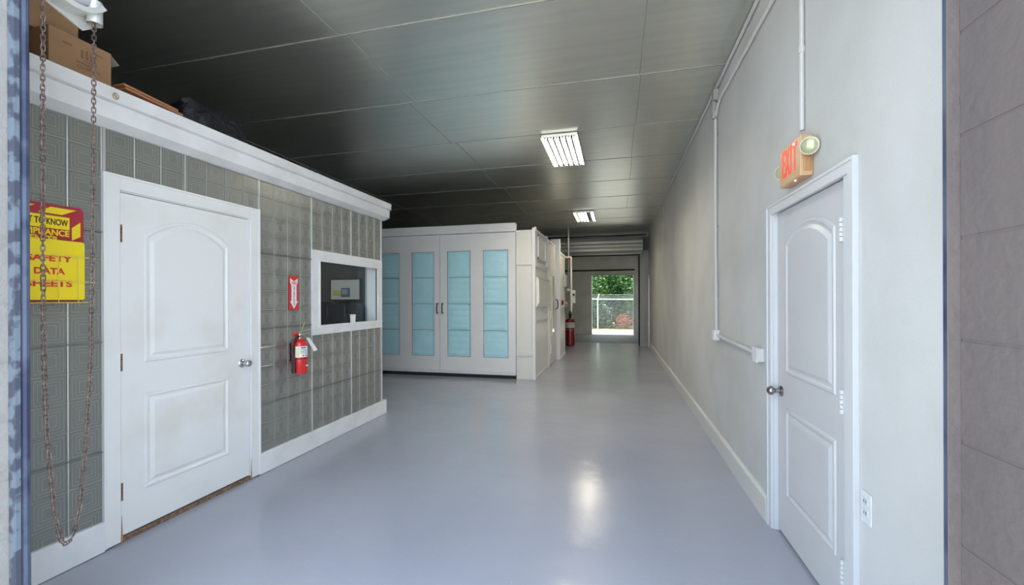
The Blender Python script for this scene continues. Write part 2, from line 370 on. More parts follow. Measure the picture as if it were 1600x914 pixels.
for y in (2.2115, 2.808, 3.4075, 4.012):
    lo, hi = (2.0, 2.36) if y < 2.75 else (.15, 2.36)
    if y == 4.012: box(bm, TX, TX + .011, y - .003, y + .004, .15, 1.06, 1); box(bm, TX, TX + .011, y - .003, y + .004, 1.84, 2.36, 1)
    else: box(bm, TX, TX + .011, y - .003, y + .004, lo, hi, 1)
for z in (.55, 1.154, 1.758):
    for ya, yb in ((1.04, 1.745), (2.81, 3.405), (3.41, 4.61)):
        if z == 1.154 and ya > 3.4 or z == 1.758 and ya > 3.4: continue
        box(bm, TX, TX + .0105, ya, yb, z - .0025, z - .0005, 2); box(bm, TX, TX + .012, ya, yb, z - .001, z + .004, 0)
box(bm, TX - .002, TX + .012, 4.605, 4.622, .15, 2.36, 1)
me_t = struct(obj('wall_office_tin', bm, [tin, tinbright, darkgap, mat('ridge_highlight', (0.42, 0.42, 0.38), 0.3, 0.5)]))  # last slot: ridge tops coloured lighter, standing in for their highlights
# office shell behind the tin, roof and back
bm = B()
T0 = TX - .13
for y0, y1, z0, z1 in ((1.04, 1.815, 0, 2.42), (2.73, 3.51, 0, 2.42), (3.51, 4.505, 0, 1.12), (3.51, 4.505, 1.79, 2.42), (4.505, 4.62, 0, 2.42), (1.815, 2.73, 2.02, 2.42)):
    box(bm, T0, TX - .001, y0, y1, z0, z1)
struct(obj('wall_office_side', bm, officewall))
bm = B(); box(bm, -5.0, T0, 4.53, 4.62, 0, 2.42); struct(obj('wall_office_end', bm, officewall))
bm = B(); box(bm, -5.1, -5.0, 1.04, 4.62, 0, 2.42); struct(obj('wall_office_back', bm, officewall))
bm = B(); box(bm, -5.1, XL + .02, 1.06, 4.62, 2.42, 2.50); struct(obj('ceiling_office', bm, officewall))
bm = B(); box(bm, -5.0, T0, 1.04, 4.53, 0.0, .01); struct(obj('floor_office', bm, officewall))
# cornice along the top of the office
bm = B()
prof = [(TX, 2.335), (TX + .018, 2.335), (XL + .075, 2.368), (XL + .080, 2.456), (XL + .072, 2.460), (XL + .098, 2.466), (XL + .104, 2.532), (XL - .02, 2.534), (TX, 2.50)]
prism(bm, [(x, 1.045, z) for x, z in prof], (0, 3.62, 0))
prism(bm, [(x, 4.62 + (x - TX) * .0, z) for x, z in prof[:1]] + [(TX, 4.66, 2.36)] + [(TX, 4.66, 2.50)], (0, .001, 0))
box(bm, -5.1, XL + .05, 4.62, 4.68, 2.37, 2.46); box(bm, -5.1, XL + .075, 4.62, 4.705, 2.466, 2.532)
o = struct(obj('trim_office_cornice', bm, white, bevel=.004))
bm = B(); tube(bm, [(XL + .1045, 1.742 + .014 * math.cos(t * .7), 2.490 + .017 * math.sin(t * .7)) for t in range(9)], .0022, 5, closed=True); tube(bm, [(XL + .104, 1.737, 2.50), (XL + .105, 1.749, 2.48)], .003, 5)
obj('wood_knot', bm, mat('knot', (0.45, 0.30, 0.16), 0.6), o)

# ------------------------------------------------------------------ two-panel doors
def outline(a0, a1, b0, b1, rise, inset, n=14):
    """closed outline in (across, up); arched top when rise > 0"""
    a0 += inset; a1 -= inset; b0 += inset; pts = [(a0, b0), (a1, b0)]
    if rise:
        w = (a1 - a0) / 2; top = b1 - inset
        for i in range(n + 1):
            t = i / n; a = a1 + (a0 - a1) * t; u = (a - (a0 + a1) / 2) / w
            pts.append((a, top + rise * (1 - u * u)))
    else: pts += [(a1, b1 - inset), (a0, b1 - inset)]
    return pts
def door_leaf(name, X, s, y0, y1, z0, z1, panels, m, parent):
    """leaf in the plane x = X, its face towards s; panels are pressed into a frame"""
    bm = B(); box(bm, min(X, X - s * .035), max(X, X - s * .035), y0, y1, z0, z1)
    for (a0, a1, b0, b1, rise) in panels:
        prev = None
        for ins, h in ((0, 0.0005), (.006, .007), (.018, .0075), (.026, .001), (.036, -.0), (.055, .0085), (.062, .009)):
            ring = [bm.verts.new((X + s * h, a, b)) for a, b in outline(a0, a1, b0, b1, rise, ins)]
            if prev:
                n = len(ring)
                for k in range(n): bm.faces.new((prev[k], prev[(k + 1) % n], ring[(k + 1) % n], ring[k]))
            prev = ring
        bm.faces.new(prev)
    return obj(name, bm, m, parent)
def casing(bm, X, s, y0, y1, ztop, w, z0=0.0, out=.02):
    """mitred flat casing with a small back band"""
    for lo, hi in ((y0, y0 + w), (y1 - w, y1)): box(bm, min(X, X + s * out), max(X, X + s * out), lo, hi, z0, ztop - (w if False else 0))
    box(bm, min(X, X + s * (out - .001)), max(X, X + s * (out - .001)), y0 + w, y1 - w, ztop - w, ztop)
    e = .012
    box(bm, min(X, X + s * (out + .006)), max(X, X + s * (out + .006)), y0 - .002, y0 + e, z0, ztop + .001)
    box(bm, min(X, X + s * (out + .006)), max(X, X + s * (out + .006)), y1 - e, y1 + .002, z0, ztop + .001)
    box(bm, min(X, X + s * (out + .0055)), max(X, X + s * (out + .0055)), y0 - .001, y1 + .001, ztop - e, ztop + .002)
def knob(parent, X, s, y, z, m, r=.026):
    bm = B(); lathe(bm, [(0, 0), (.032, 0), (.033, .004), (.028, .010), (.013, .014), (.011, .034), (.018, .040), (r, .050), (r + .001, .060), (r - .004, .070), (.012, .076), (0, .077)], (X, y, z), (s, 0, 0), 20)
    obj('handle', bm, m, parent, smooth=True)
def hinge(parent, X, s, y, z, m, h=.1):
    bm = B()
    for k in range(5):
        tube(bm, [(X + s * .006, y, z - h / 2 + k * h / 5 + .0015), (X + s * .006, y, z - h / 2 + (k + 1) * h / 5 - .0015)], .0075, 8)
    box(bm, min(X, X + s * .003), max(X, X + s * .003), y - .018, y + .018, z - h / 2, z + h / 2)
    obj('hinge', bm, m, parent)

# office door, left
d1 = struct(thing('door_1', 'white two-panel door with an arched top panel in the tin wall', 'door', (XL, 2.27, 0)))
LX = TX - .004
door_leaf('leaf', LX, 1, 1.829, 2.713, .035, 2.0, [(1.965, 2.545, 1.01, 1.785, .11), (1.965, 2.545, .255, .825, 0)], doorwhite, d1)
bm = B(); casing(bm, TX - .002, 1, 1.745, 2.805, 2.093, .083, 0.01, .018)
box(bm, TX - .06, TX - .004, 1.815, 1.827, 0, 2.02); box(bm, TX - .06, TX - .004, 2.716, 2.73, 0, 2.02); box(bm, TX - .06, TX - .002, 1.82, 2.73, 2.004, 2.02)
obj('door_frame', bm, doorwhite, d1, bevel=.002)
bm = B(); box(bm, TX - .06, TX + .005, 1.82, 2.725, .001, .028); obj('threshold', bm, rust, d1, label='rusty threshold strip')
bm = B()
for y in (1.829, 2.716): prism(bm, [(TX + .0165, y - .004, .01), (TX + .0165, y + .006, .01), (TX + .0165, y + .001, .16)], (.003, 0, 0))
obj('rust_stain', bm, mat('rust_stain', (0.45, 0.26, 0.12), 0.8), d1)
for z in (1.766, 1.027, .286): hinge(d1, LX, 1, 1.832, z, rust)
knob(d1, LX, 1, 2.655, .905, chrome)
# right door
d2 = struct(thing('door_2', 'white two-panel door below the exit sign', 'door', (XR, 2.45, 0)))
RX = XR + .022
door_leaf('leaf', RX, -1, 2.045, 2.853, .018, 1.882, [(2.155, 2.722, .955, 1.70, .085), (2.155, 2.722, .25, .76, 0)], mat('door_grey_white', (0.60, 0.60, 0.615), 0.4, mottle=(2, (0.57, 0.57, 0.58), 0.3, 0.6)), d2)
bm = B(); casing(bm, XR, -1, 1.925, 2.915, 1.935, .055, 0.0, .016)
box(bm, XR, XR + .10, 2.855, 2.862, 0, 1.90); box(bm, XR, XR + .10, 2.034, 2.041, 0, 1.90); box(bm, XR, XR + .10, 2.035, 2.862, 1.888, 1.90)
box(bm, XR - .004, XR + .019, 1.982, 2.0335, 0, 1.889)
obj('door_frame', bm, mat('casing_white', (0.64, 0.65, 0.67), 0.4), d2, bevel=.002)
for z in (1.665, .951, .245): hinge(d2, RX - .022, -1, 2.047, z, conduit)
knob(d2, RX, -1, 2.795, .842, nickel)

# ------------------------------------------------------------------ office window
w1 = struct(thing('window_1', 'white framed office window in the tin wall', 'window', (XL, 4.0, 1.05)))
bm = B()
fy0, fy1, fz0, fz1 = 3.403, 4.612, 1.053, 1.852; t = .092
def fr(bm, x0, x1, y0, y1, z0, z1, t, tb=None):
    tb = tb or t
    box(bm, x0, x1, y0, y1, z0, z0 + tb); box(bm, x0, x1, y0, y1, z1 - t, z1); box(bm, x0, x1, y0, y0 + t, z0 + tb, z1 - t); box(bm, x0, x1, y1 - t, y1, z0 + tb, z1 - t)
fr(bm, TX - .002, XL + .006, fy0, fy1, fz0, fz1, t, .080)
fr(bm, XL, XL + .014, fy0 + .083, fy1 - .083, fz0 + .066, fz1 - .083, .022)
obj('window_frame', bm, white, w1, bevel=.002)
bm = B(); fr(bm, T0 - .01, TX - .003, 3.485, 4.515, 1.11, 1.79, .012, .02); obj('reveal', bm, reveal, w1)
bm = B(); box(bm, T0 + .010, T0 + .016, 3.497, 4.503, 1.13, 1.778); obj('pane', bm, GLASS, w1)
# things seen through the window
EY = 4.53
bm = B(); box(bm, -3.36, -2.965, EY - .03, EY - .001, 1.385, 1.625)
ol = thing('office_fill_lamp', 'unseen round lamp added inside the office to brighten the window view', 'lamp', (-3.9, 3.2, 2.42))  # added fill lamp, out of view, so the office interior reads
bm2 = B(); lathe(bm2, [(0, 0), (.14, 0), (.15, .02), (.12, .05), (0, .06)], (-3.9, 3.2, 2.36), n=20); obj('fill_lamp_disc', bm2, mat('office_fill_glow', (1, 1, 1), 0.4, emit=((1, 0.95, 0.85), 24.0)), ol)
mb = tag(obj('wall_board', bm, [mat('board_pale', (0.62, 0.63, 0.60), 0.12)], bevel=.004), 'pale glossy board hung on the dark wall seen through the office window', 'board')
bm = B()
for x0, x1, z0, z1 in ((-3.37, -2.955, 1.375, 1.387), (-3.37, -2.955, 1.623, 1.635), (-3.37, -3.358, 1.387, 1.623), (-2.967, -2.955, 1.387, 1.623)): box(bm, x0, x1, EY - .034, EY - .001, z0, z1)
obj('board_frame', bm, black, mb)
bm = B(); prism(bm, [(-3.33, EY - .035, 1.44), (-3.22, EY - .035, 1.43), (-3.21, EY - .035, 1.49), (-3.325, EY - .035, 1.50)], (0, .004, 0))
tag(obj('yellow_note', bm, mat('note_yellow', (0.50, 0.48, 0.10), 0.6)), 'small yellow note stuck on the pale board', 'note')
bm = B(); box(bm, -3.21, -3.10, EY - .04, EY - .03, 1.42, 1.525); n_ = tag(obj('small_picture', bm, mat('pic_blue', (0.12, 0.16, 0.28), 0.4)), 'small blue framed picture beside the yellow note', 'picture')
bm = B(); box(bm, -3.195, -3.125, EY - .043, EY - .039, 1.445, 1.51); obj('print', bm, mat('pic_print', (0.32, 0.34, 0.40), 0.4), n_)
for i, x in enumerate((-3.55, -3.335, -3.12, -2.905)):
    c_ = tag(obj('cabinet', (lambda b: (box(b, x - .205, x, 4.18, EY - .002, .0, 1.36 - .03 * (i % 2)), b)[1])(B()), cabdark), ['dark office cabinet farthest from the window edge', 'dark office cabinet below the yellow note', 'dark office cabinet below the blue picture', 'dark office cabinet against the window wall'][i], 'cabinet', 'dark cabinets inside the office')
    bm = B(); tube(bm, [(x - .03, 4.165, 1.20), (x - .03, 4.165, 1.32)], .008, 8); tube(bm, [(x - .03, 4.165, 1.21), (x - .03, 4.185, 1.21)], .005, 6); tube(bm, [(x - .03, 4.165, 1.31), (x - .03, 4.185, 1.31)], .005, 6)
    obj('handle', bm, chrome, c_)
bm = B(); lathe(bm, [(.0, 0), (.026, 0), (.031, .088), (.033, .09), (.030, .09), (.025, .01), (0, .01)], (TX - .075, 4.16, 1.131), n=18)
tag(obj('paper_cup', bm, paper, smooth=True), 'white cup standing on the office window sill', 'cup')

# ------------------------------------------------------------------ booth
bo = thing('paint_booth', 'large white spray booth with pale blue filter doors', 'booth', (-3.0, 8.4, 0))
BY = 7.2
bm = B(); box(bm, -4.86, -1.362, BY + .05, 9.76, 0.0, 2.56); obj('booth_body', bm, boothwhite, bo)
bm = B(); box(bm, -4.9, -1.693, BY - .03, BY + .06, 2.558, 2.700); box(bm, -4.9, -1.693, BY - .034, BY - .026, 2.688, 2.704); obj('header', bm, boothwhite, bo, bevel=.003)
def booth_door(x0, x1, cols, hx):
    bm = B(); zb, zt = .358, 2.25; z0, z1 = .062, 2.55
    xs = [x0]; 
    for c in cols: xs += list(c)
    xs.append(x1)
    for i in range(0, len(xs), 2): box(bm, xs[i], xs[i + 1], BY, BY + .05, z0, z1)
    for c in cols: box(bm, c[0], c[1], BY, BY + .05, z0, zb); box(bm, c[0], c[1], BY, BY + .05, zt, z1)
    d = obj('booth_door', bm, boothwhite, bo)
    bm = B(); box(bm, x0 + .005, x1 - .005, BY - .008, BY, z0, .118); obj('kick_rail', bm, white, d)
    bm = B(); box(bm, x0, x1, BY + .005, BY + .045, 0.0, .062); obj('bottom_seal', bm, darkgap, d, label='black seal along the door bottom')
    for c in cols:
        bm = B(); fr(bm, c[0] - .004, c[1] + .004, BY - .004, BY + .05, 0, 0, 0) if False else None
        for a in (c[0], c[1] - .008): box(bm, a, a + .008, BY + .002, BY + .03, zb, zt)
        box(bm, c[0], c[1], BY + .002, BY + .03, zt - .006, zt); box(bm, c[0], c[1], BY + .002, BY + .03, zb, zb + .006)
        obj('filter_frame', bm, greysteel, d)
        for k in range(4):
            a, b = zb + k * .473, zb + (k + 1) * .473
            bm = B(); n = 18; V = []
            for i in range(n + 1):
                row = []
                for j in range(n + 1):
                    u, v = j / n, i / n
                    h = .014 * (min(u, 1 - u, v, 1 - v, .12) / .12)
                    for q in (.22, .5, .74):
                        if .1 < u < .9: h -= .006 * math.exp(-((v - q) / .035) ** 2)
                    h += .005 * noise.noise(Vector((u * 4 + c[0] * 7, v * 4, k * 3.3)))
                    row.append(bm.verts.new((c[0] + .008 + (c[1] - c[0] - .016) * u, BY + .03 - h, a + (b - a) * v)))
                V.append(row)
            for i in range(n):
                for j in range(n): bm.faces.new((V[i][j], V[i][j + 1], V[i + 1][j + 1], V[i + 1][j]))
            box(bm, c[0] + .008, c[1] - .008, BY + .03, BY + .04, a, b)
            obj('filter_pad', bm, filt, d, smooth=True)
            if k:
                bm = B(); tube(bm, [(c[0], BY + .012, a), ((c[0] + c[1]) / 2, BY + .010, a + .006), (c[1], BY + .012, a)], .0055, 6); obj('filter_rod', bm, greysteel, d)
    bm = B(); pts = [(hx, BY, 1.305), (hx, BY - .03, 1.315), (hx, BY - .042, 1.29), (hx, BY - .046, 1.225), (hx, BY - .042, 1.16), (hx, BY - .03, 1.135), (hx, BY, 1.145)]
    tube(bm, pts, .011, 8); obj('handle', bm, black, d, label='black bow handle')
booth_door(-4.52, -3.112, [(-4.355, -3.911), (-3.665, -3.221)], -3.150)
booth_door(-3.104, -1.700, [(-2.966, -2.522), (-2.29, -1.83)], -3.050)
bm = B(); box(bm, -4.86, -4.53, BY, BY + .05, 0, 2.56); obj('corner_panel', bm, boothwhite, bo)
bm = B(); box(bm, -1.690, -1.40, BY + .012, BY + .06, 0, 2.56)
box(bm, -1.690, -1.405, BY - .006, BY + .012, 1.975, 2.140); box(bm, -1.690, -1.405, BY - .006, BY + .012, .405, .570); box(bm, -1.690, -1.405, BY - .002, BY + .06, 2.55, 2.575)
box(bm, -1.690, -1.682, BY + .004, BY + .012, 0, 2.56)
obj('corner_panel', bm, boothcream, bo, bevel=.002)
bm = B(); box(bm, -1.405, -1.352, BY - .012, BY + .055, 0, 2.61); obj('corner_post', bm, boothwhite, bo, bevel=.004)
for y, zt in ((7.24, 2.61), (8.44, 2.62)):
    bm = B(); lathe(bm, [(.0, 0), (.022, 0), (.022, .03), (0, .045)], (-1.36, y, zt - .02), n=10); obj('post_cap', bm, boothwhite, bo)
SX = -1.362
bm = B()
box(bm, SX, SX + .012, 7.27, 9.70, 1.94, 1.985); box(bm, SX, SX + .012, 7.27, 8.66, .985, 1.03); box(bm, SX, SX + .016, 7.25, 9.70, 2.56, 2.60); box(bm, SX, SX + .010, 7.25, 8.68, .0, .05)
box(bm, SX, SX + .020, 8.64, 8.70, 0, 2.56)
obj('side_rail', bm, boothcream, bo, bevel=.002)
bm = B(); 
for (y0, y1, z0, z1) in ((7.45, 8.30, 2.10, 2.53),):
    box(bm, SX, SX + .022, y0, y1, z0, z0 + .03); box(bm, SX, SX + .022, y0, y1, z1 - .03, z1); box(bm, SX, SX + .022, y0, y0 + .04, z0, z1); box(bm, SX, SX + .022, y1 - .04, y1, z0, z1); box(bm, SX, SX + .006, y0, y1, z0, z1)
obj('lamp_cover', bm, boothwhite, bo)
bm = B(); prism(bm, [(SX, 7.33, 1.77), (SX + .035, 7.36, 1.735), (SX + .04, 7.36, 1.32), (SX, 7.33, 1.235)], (0, 0, 0.0001)) if False else None
p0 = [(SX, 7.33, 1.235), (SX, 7.33, 1.765), (SX + .045, 7.33, 1.735), (SX + .055, 7.33, 1.335)]
prism(bm, p0, (0, 1.30, 0)); box(bm, SX, SX + .05, 7.32, 8.64, 1.745, 1.765)
obj('wall_lamp_box', bm, boothcream, bo, bevel=.004)
bm = B(); tube(bm, [(SX + .02, 8.42, 2.62), (SX + .02, 8.42, 2.20), (SX + .03, 8.50, 2.05), (SX + .03, 8.50, 1.78)], .017, 8); box(bm, SX, SX + .05, 8.38, 8.47, 2.02, 2.10); obj('side_conduit', bm, conduit, bo)
bm = B(); box(bm, SX, SX + .025, 8.74, 9.66, .03, 2.03); dr = obj('side_door', bm, boothcream, bo)
bm = B(); box(bm, SX + .02, SX + .032, 9.02, 9.34, .68, 1.88); obj('door_window', bm, mat('window_pale', (0.55, 0.62, 0.60), 0.1), dr)
bm = B(); fr(bm, SX + .02, SX + .038, 8.98, 9.38, .62, 1.92, .04); obj('window_trim', bm, mat('cream_trim', (0.82, 0.80, 0.70), 0.4), dr)
bm = B(); tube(bm, [(SX + .025, 9.56, 1.38), (SX + .07, 9.57, 1.36), (SX + .08, 9.58, 1.27), (SX + .07, 9.57, 1.18), (SX + .025, 9.56, 1.16)], .012, 8); obj('handle', bm, black, dr)
for z in (.35, 1.05, 1.75):
    bm = B(); tube(bm, [(SX + .032, 8.76, z - .09), (SX + .032, 8.76, z + .09)], .016, 8); obj('hinge', bm, boothwhite, dr)
bm = B(); box(bm, -4.85, -1.38, BY + .07, 9.75, 2.56, 2.575); obj('roof_shade_sheet', bm, mat('roof_shade', (0.10, 0.10, 0.095), 0.9), bo)  # unseen dark sheet added so the ceiling reflects a darker booth top
# tall post and the taller rear unit
bm = B(); box(bm, -1.475, -1.262, 9.765, 9.87, 0, 2.76)
tag(obj('steel_post', bm, boothwhite, bevel=.004), 'tall flat white post rising above the side of the spray booth', 'post')
un = thing('intake_cabinet', 'white equipment cabinet behind the tall post, with controls on its side', 'cabinet', (-1.6, 10.35, 0))
bm = B(); box(bm, -2.6, -1.27, 9.875, 10.82, 0, 2.47); obj('body', bm, boothcream, un, bevel=.005)
for z0, z1 in ((2.43, 2.48), (1.17, 1.21), (.001, .06)): bm = B(); box(bm, -1.27, -1.256, 9.88, 10.82, z0, z1); obj('side_trim', bm, boothwhite, un)
bm = B(); box(bm, -1.268, -1.20, 10.42, 10.72, 1.68, 1.98); obj('control_box', bm, greysteel, un, bevel=.006)
bm = B(); lathe(bm, [(0, 0), (.055, 0), (.055, .03), (.04, .045), (0, .05)], (-1.27, 10.15, 1.30), (1, 0, 0), 16); obj('stop_button', bm, darkred, un, label='round red button')
bm = B()
tube(bm, [(-1.225, 10.5, 1.26), (-1.225, 10.5, 1.05), (-1.225, 10.62, 1.0)], .018, 8); box(bm, -1.268, -1.20, 10.55, 10.65, 1.20, 1.32); tube(bm, [(-1.22, 10.35, 1.22), (-1.16, 10.35, 1.22)], .02, 8)
obj('air_fitting', bm, nickel, un)
bm = B(); box(bm, -1.272, -1.26, 10.40, 10.75, .12, .62); obj('vent_plate', bm, white, un)
# pipes
def pipe(name, pts, r, m, label, cat='pipe', group=None, n=8):
    bm = B(); tube(bm, pts, r, n); return tag(obj(name, bm, m, smooth=True), label, cat, group)
p1 = pipe('pipe', [(-1.235, 11.3, ZC - .001), (-1.235, 11.3, 1.62)], .020, galv, 'thin grey pipe dropping from the ceiling beyond the tall post')
bm = B(); box(bm, -1.28, -1.19, 11.26, 11.34, 1.60, 1.66); obj('pipe_foot', bm, galv, p1)
pipe('pipe', [(-1.30, 11.2, 2.475), (-1.165, 11.2, 2.475), (-1.155, 11.2, 2.46), (-1.15, 11.2, 1.06)], .028, mat('pipe_cream', (0.75, 0.72, 0.64), 0.4), 'cream pipe with an elbow above the large red extinguisher')
bm = B(); box(bm, -1.17, -1.05, 11.232, 11.30, 1.28, 1.62)
sb = tag(obj('switch_box', bm, conduit, bevel=.006), 'small pale switch box mounted beside the cream pipe', 'box')
bm = B(); lathe(bm, [(0, 0), (.03, 0), (.03, .03), (0, .03)], (-1.09, 11.232, 1.5), (0, -1, 0), 12); obj('dial', bm, black, sb)

# ------------------------------------------------------------------ back roll-up door
rd = thing('roll_up_door', 'rolled up ribbed grey shutter above the back opening', 'shutter', (-1, YB - .2, 0))
bm = B(); cy, cz, r0 = YB - .28, 2.93, .235
prof = []
nn = 40
for k in range(nn): 
    a = 2 * math.pi * k / nn; rr = r0 + (.016 if k % 4 < 2 else -.006); prof.append((cy + rr * math.cos(a), cz + rr * math.sin(a)))
prism(bm, [(-2.75, y, z) for y, z in prof], (3.47, 0, 0)); obj('shutter_roll', bm, mat('shutter_grey', (0.50, 0.50, 0.46), 0.45, 0.3), rd)
bm = B(); box(bm, -2.7, .61, YB - .07, YB - .03, 2.665, 2.70); obj('bottom_bar', bm, darkgap, rd)
bm = B(); tube(bm, [(-2.9, cy, cz), (.86, cy, cz)], .04, 10); obj('shaft', bm, black, rd)
bm = B(); tube(bm, [(-6.0, cy - .12, 3.22), (.82, cy - .12, 3.22)], .02, 8); obj('torsion_tube', bm, black, rd)
bm = B(); box(bm, .735, .86, cy - .09, YB - .1, 2.80, 3.16); lathe(bm, [(0, 0), (.11, 0), (.11, .05), (0, .05)], (.72, cy, cz), (-1, 0, 0), 16); obj('bracket', bm, black, rd)
bm = B(); box(bm, .618, .655, YB - .09, YB - .002, 0, 2.72); obj('guide', bm, darkgap, rd, label='dark steel guide')
bm = B()
for x0, x1, yy in ((.66, .70, .09), (.70, .745, .075), (.745, .79, .095), (.79, .865, .07)): box(bm, x0, x1, YB - yy, YB - .002, .0, 2.74 if x0 < .78 else 2.80)
obj('jamb', bm, mat('jamb_grey', (0.42, 0.42, 0.42), 0.5), rd)
struct(obj('trim_far_door', (lambda b: (box(b, XR - .045, XR, 12.745, 12.79, 0, 2.08), box(b, XR - .02, XR, 12.745, 13.05, 1.98, 2.06), b)[2])(B()), white))

# ------------------------------------------------------------------ ceiling lights
def fixture(x0, x1, y0, y1, label, lit):
    t = thing('ceiling_light', label, 'light', ((x0 + x1) / 2, (y0 + y1) / 2, ZC), 'fluorescent ceiling lights')
    z1 = ZC - .001; z0 = z1 - .055
    bm = B(); box(bm, x0, x1, y0, y1, z1 - .008, z1)
    box(bm, x0, x0 + .008, y0, y1, z0, z1); box(bm, x1 - .008, x1, y0, y1, z0, z1); box(bm, x0, x1, y0, y0 + .02, z0 + .015, z1); box(bm, x0, x1, y1 - .02, y1, z0, z1)
    obj('housing', bm, reflector, t)
    n = len(lit); w = (x1 - x0 - .016) / n
    for k, l in enumerate(lit):
        xc = x0 + .008 + w * (k + .5)
        if l:
            bm = B(); tube(bm, [(xc, y0 + .05, z0 + .022), (xc, y1 - .06, z0 + .022)], .0165 if w < .08 else .02, 8); obj('lamp_tube', bm, tube_on if l == 1 else tube_dim, t, smooth=True)
        for ya, yb in ((y1 - .058, y1 - .02), (y0 + .02, y0 + .05)): bm = B(); tube(bm, [(xc, ya, z0 + .022), (xc, yb, z0 + .022)], .018, 8); obj('lamp_holder', bm, white, t)
        if k:
            bm = B(); xe = x0 + .008 + w * k
            prism(bm, [(xe - .013, y0 + .02, z1 - .008), (xe + .013, y0 + .02, z1 - .008), (xe + .011, y0 + .02, z0 - .004), (xe - .011, y0 + .02, z0 - .004)], (0, y1 - y0 - .04, 0)); obj('reflector_fin', bm, mat('fin_grey', (0.012, 0.012, 0.01), 0.6), t)
fixture(-.875, -.432, 5.02, 6.135, 'six-tube ceiling light with all tubes lit, in front of the booth doors', [1, 1, 1, 1, 1, 1])
fixture(-.938, -.49, 9.56, 10.65, 'ceiling light with one tube gone, over the aisle beside the tall post', [2, 2, 1, 1, 0, 1])

fixture(-.9, -.46, 14.2, 15.3, 'unseen ceiling light added beyond the shutter to brighten the covered strip', [0, 2, 2, 0])  # added fixture hidden behind the shutter roll, brightens the back strip
# ------------------------------------------------------------------ right wall conduits, boxes, outlet
cw = XR - .016
cA = pipe('conduit', [(cw, 1.2, 3.318), (cw, 4.28, 3.318), (cw, 12.9, 3.318)], .013, conduit, 'grey conduit running along the corner of ceiling and bare wall', 'conduit')
cB = pipe('conduit', [(cw, 1.2, 3.10), (cw, 4.10, 3.155), (cw, 4.22, 3.12), (cw, 4.28, 3.06)], .012, conduit, 'lower conduit sloping to the junction at the top of the wall', 'conduit')
bm = B(); box(bm, XR - .045, XR, 4.235, 4.325, 3.20, 3.30); tube(bm, [(XR - .03, 4.28, 3.20), (XR - .03, 4.28, 3.04)], .02, 10); tube(bm, [(XR - .02, 4.28, 3.12), (XR - .02, 4.19, 3.14)], .016, 8)
tag(obj('junction_box', bm, greysteel, bevel=.004), 'small grey junction box where conduits meet near the ceiling', 'junction box')
cC = pipe('conduit', [(XR - .018, 4.285, 3.04), (XR - .018, 4.30, 2.2), (XR - .014, 4.29, 1.09)], .0125, conduit, 'tall vertical conduit running down to the lower corner box', 'conduit')
for z in (2.9, 2.05, 1.4):
    bm = B(); box(bm, XR - .006, XR, 4.262, 4.318, z - .008, z + .008); obj('strap', bm, galv, cC)
pipe('conduit', [(XR - .016, 4.24, 1.043), (XR - .016, 3.11, 1.018)], .016, conduit, 'short horizontal conduit between the two wall boxes', 'conduit')
bm = B(); box(bm, XR - .045, XR, 4.235, 4.335, 1.00, 1.095); b1 = tag(obj('corner_box', bm, white, bevel=.005), 'small white conduit box at the foot of the tall vertical conduit', 'electrical box')
bm = B(); box(bm, XR - .049, XR - .044, 4.243, 4.327, 1.006, 1.089); obj('cover', bm, white, b1)
bm = B(); box(bm, XR - .040, XR, 3.02, 3.118, .975, 1.060); b2 = tag(obj('outlet_box', bm, conduit, bevel=.005), 'white surface outlet box beside the door frame, end of the short conduit', 'outlet')
bm = B(); box(bm, XR - .046, XR - .04, 3.016, 3.121, .970, 1.065); obj('cover_plate', bm, white, b2, bevel=.003)
for z in (1.05, .985): bm = B(); lathe(bm, [(0, 0), (.004, 0), (.004, .002), (0, .002)], (XR - .046, 3.11, z), (-1, 0, 0), 8); obj('screw', bm, greysteel, b2)
cD = pipe('conduit', [(XR - .014, 2.405, ZC - .001), (XR - .014, 2.405, 2.215)], .011, conduit, 'vertical conduit feeding the exit sign', 'conduit')
bm = B(); lathe(bm, [(0, 0), (.015, 0), (.015, .03), (0, .03)], (XR - .014, 2.405, 2.60), n=10); obj('coupling', bm, conduit, cD)
ow = tag(obj('wall_outlet', (lambda b: (box(b, XR - .006, XR, 1.838, 1.905, .535, .652), b)[1])(B()), mat('outlet_plate', (0.70, 0.72, 0.74), 0.35), bevel=.003), 'white duplex wall outlet low beside the hinge side of the door', 'outlet')
for z in (.575, .618):
    bm = B(); box(bm, XR - .0085, XR - .005, 1.856, 1.888, z - .014, z + .014); s_ = obj('socket', bm, mat('outlet_face', (0.62, 0.64, 0.66), 0.35), ow, bevel=.002)
    bm = B(); box(bm, XR - .0092, XR - .008, 1.864, 1.867, z - .004, z + .006); box(bm, XR - .0092, XR - .008, 1.877, 1.880, z - .004, z + .006); obj('slot', bm, darkgap, s_)

# exit sign
ex = thing('exit_sign', 'yellowed exit sign with two round emergency lamps above the door', 'exit sign', (XR, 2.44, 1.968))
EX = .852
bm = B(); box(bm, EX, XR - .001, 2.312, 2.576, 1.968, 2.166); obj('housing', bm, exitbody, ex, bevel=.006)
bm = B(); box(bm, EX + .014, XR - .012, 2.304, 2.314, 1.99, 2.06); obj('side_recess', bm, mat('aged_plastic_dark', (0.50, 0.27, 0.12), 0.5), ex, bevel=.004)
for ch, y in (('E', 2.517), ('X', 2.465), ('I', 2.419), ('T', 2.372)):
    obj('letter', text_bm(ch, .195, (EX - .0015, y, 2.070), (0, -1, 0), (0, 0, 1), sx=.42, bold=.004, extrude=.001), exitred, ex, label='red letter ' + ch)
for y, z in ((2.372, 2.138),): 
    bm = B(); bmesh.ops.create_uvsphere(bm, u_segments=10, v_segments=8, radius=.0055, matrix=Matrix.Translation((EX - .003, y, z))); obj('led', bm, ledred, ex)
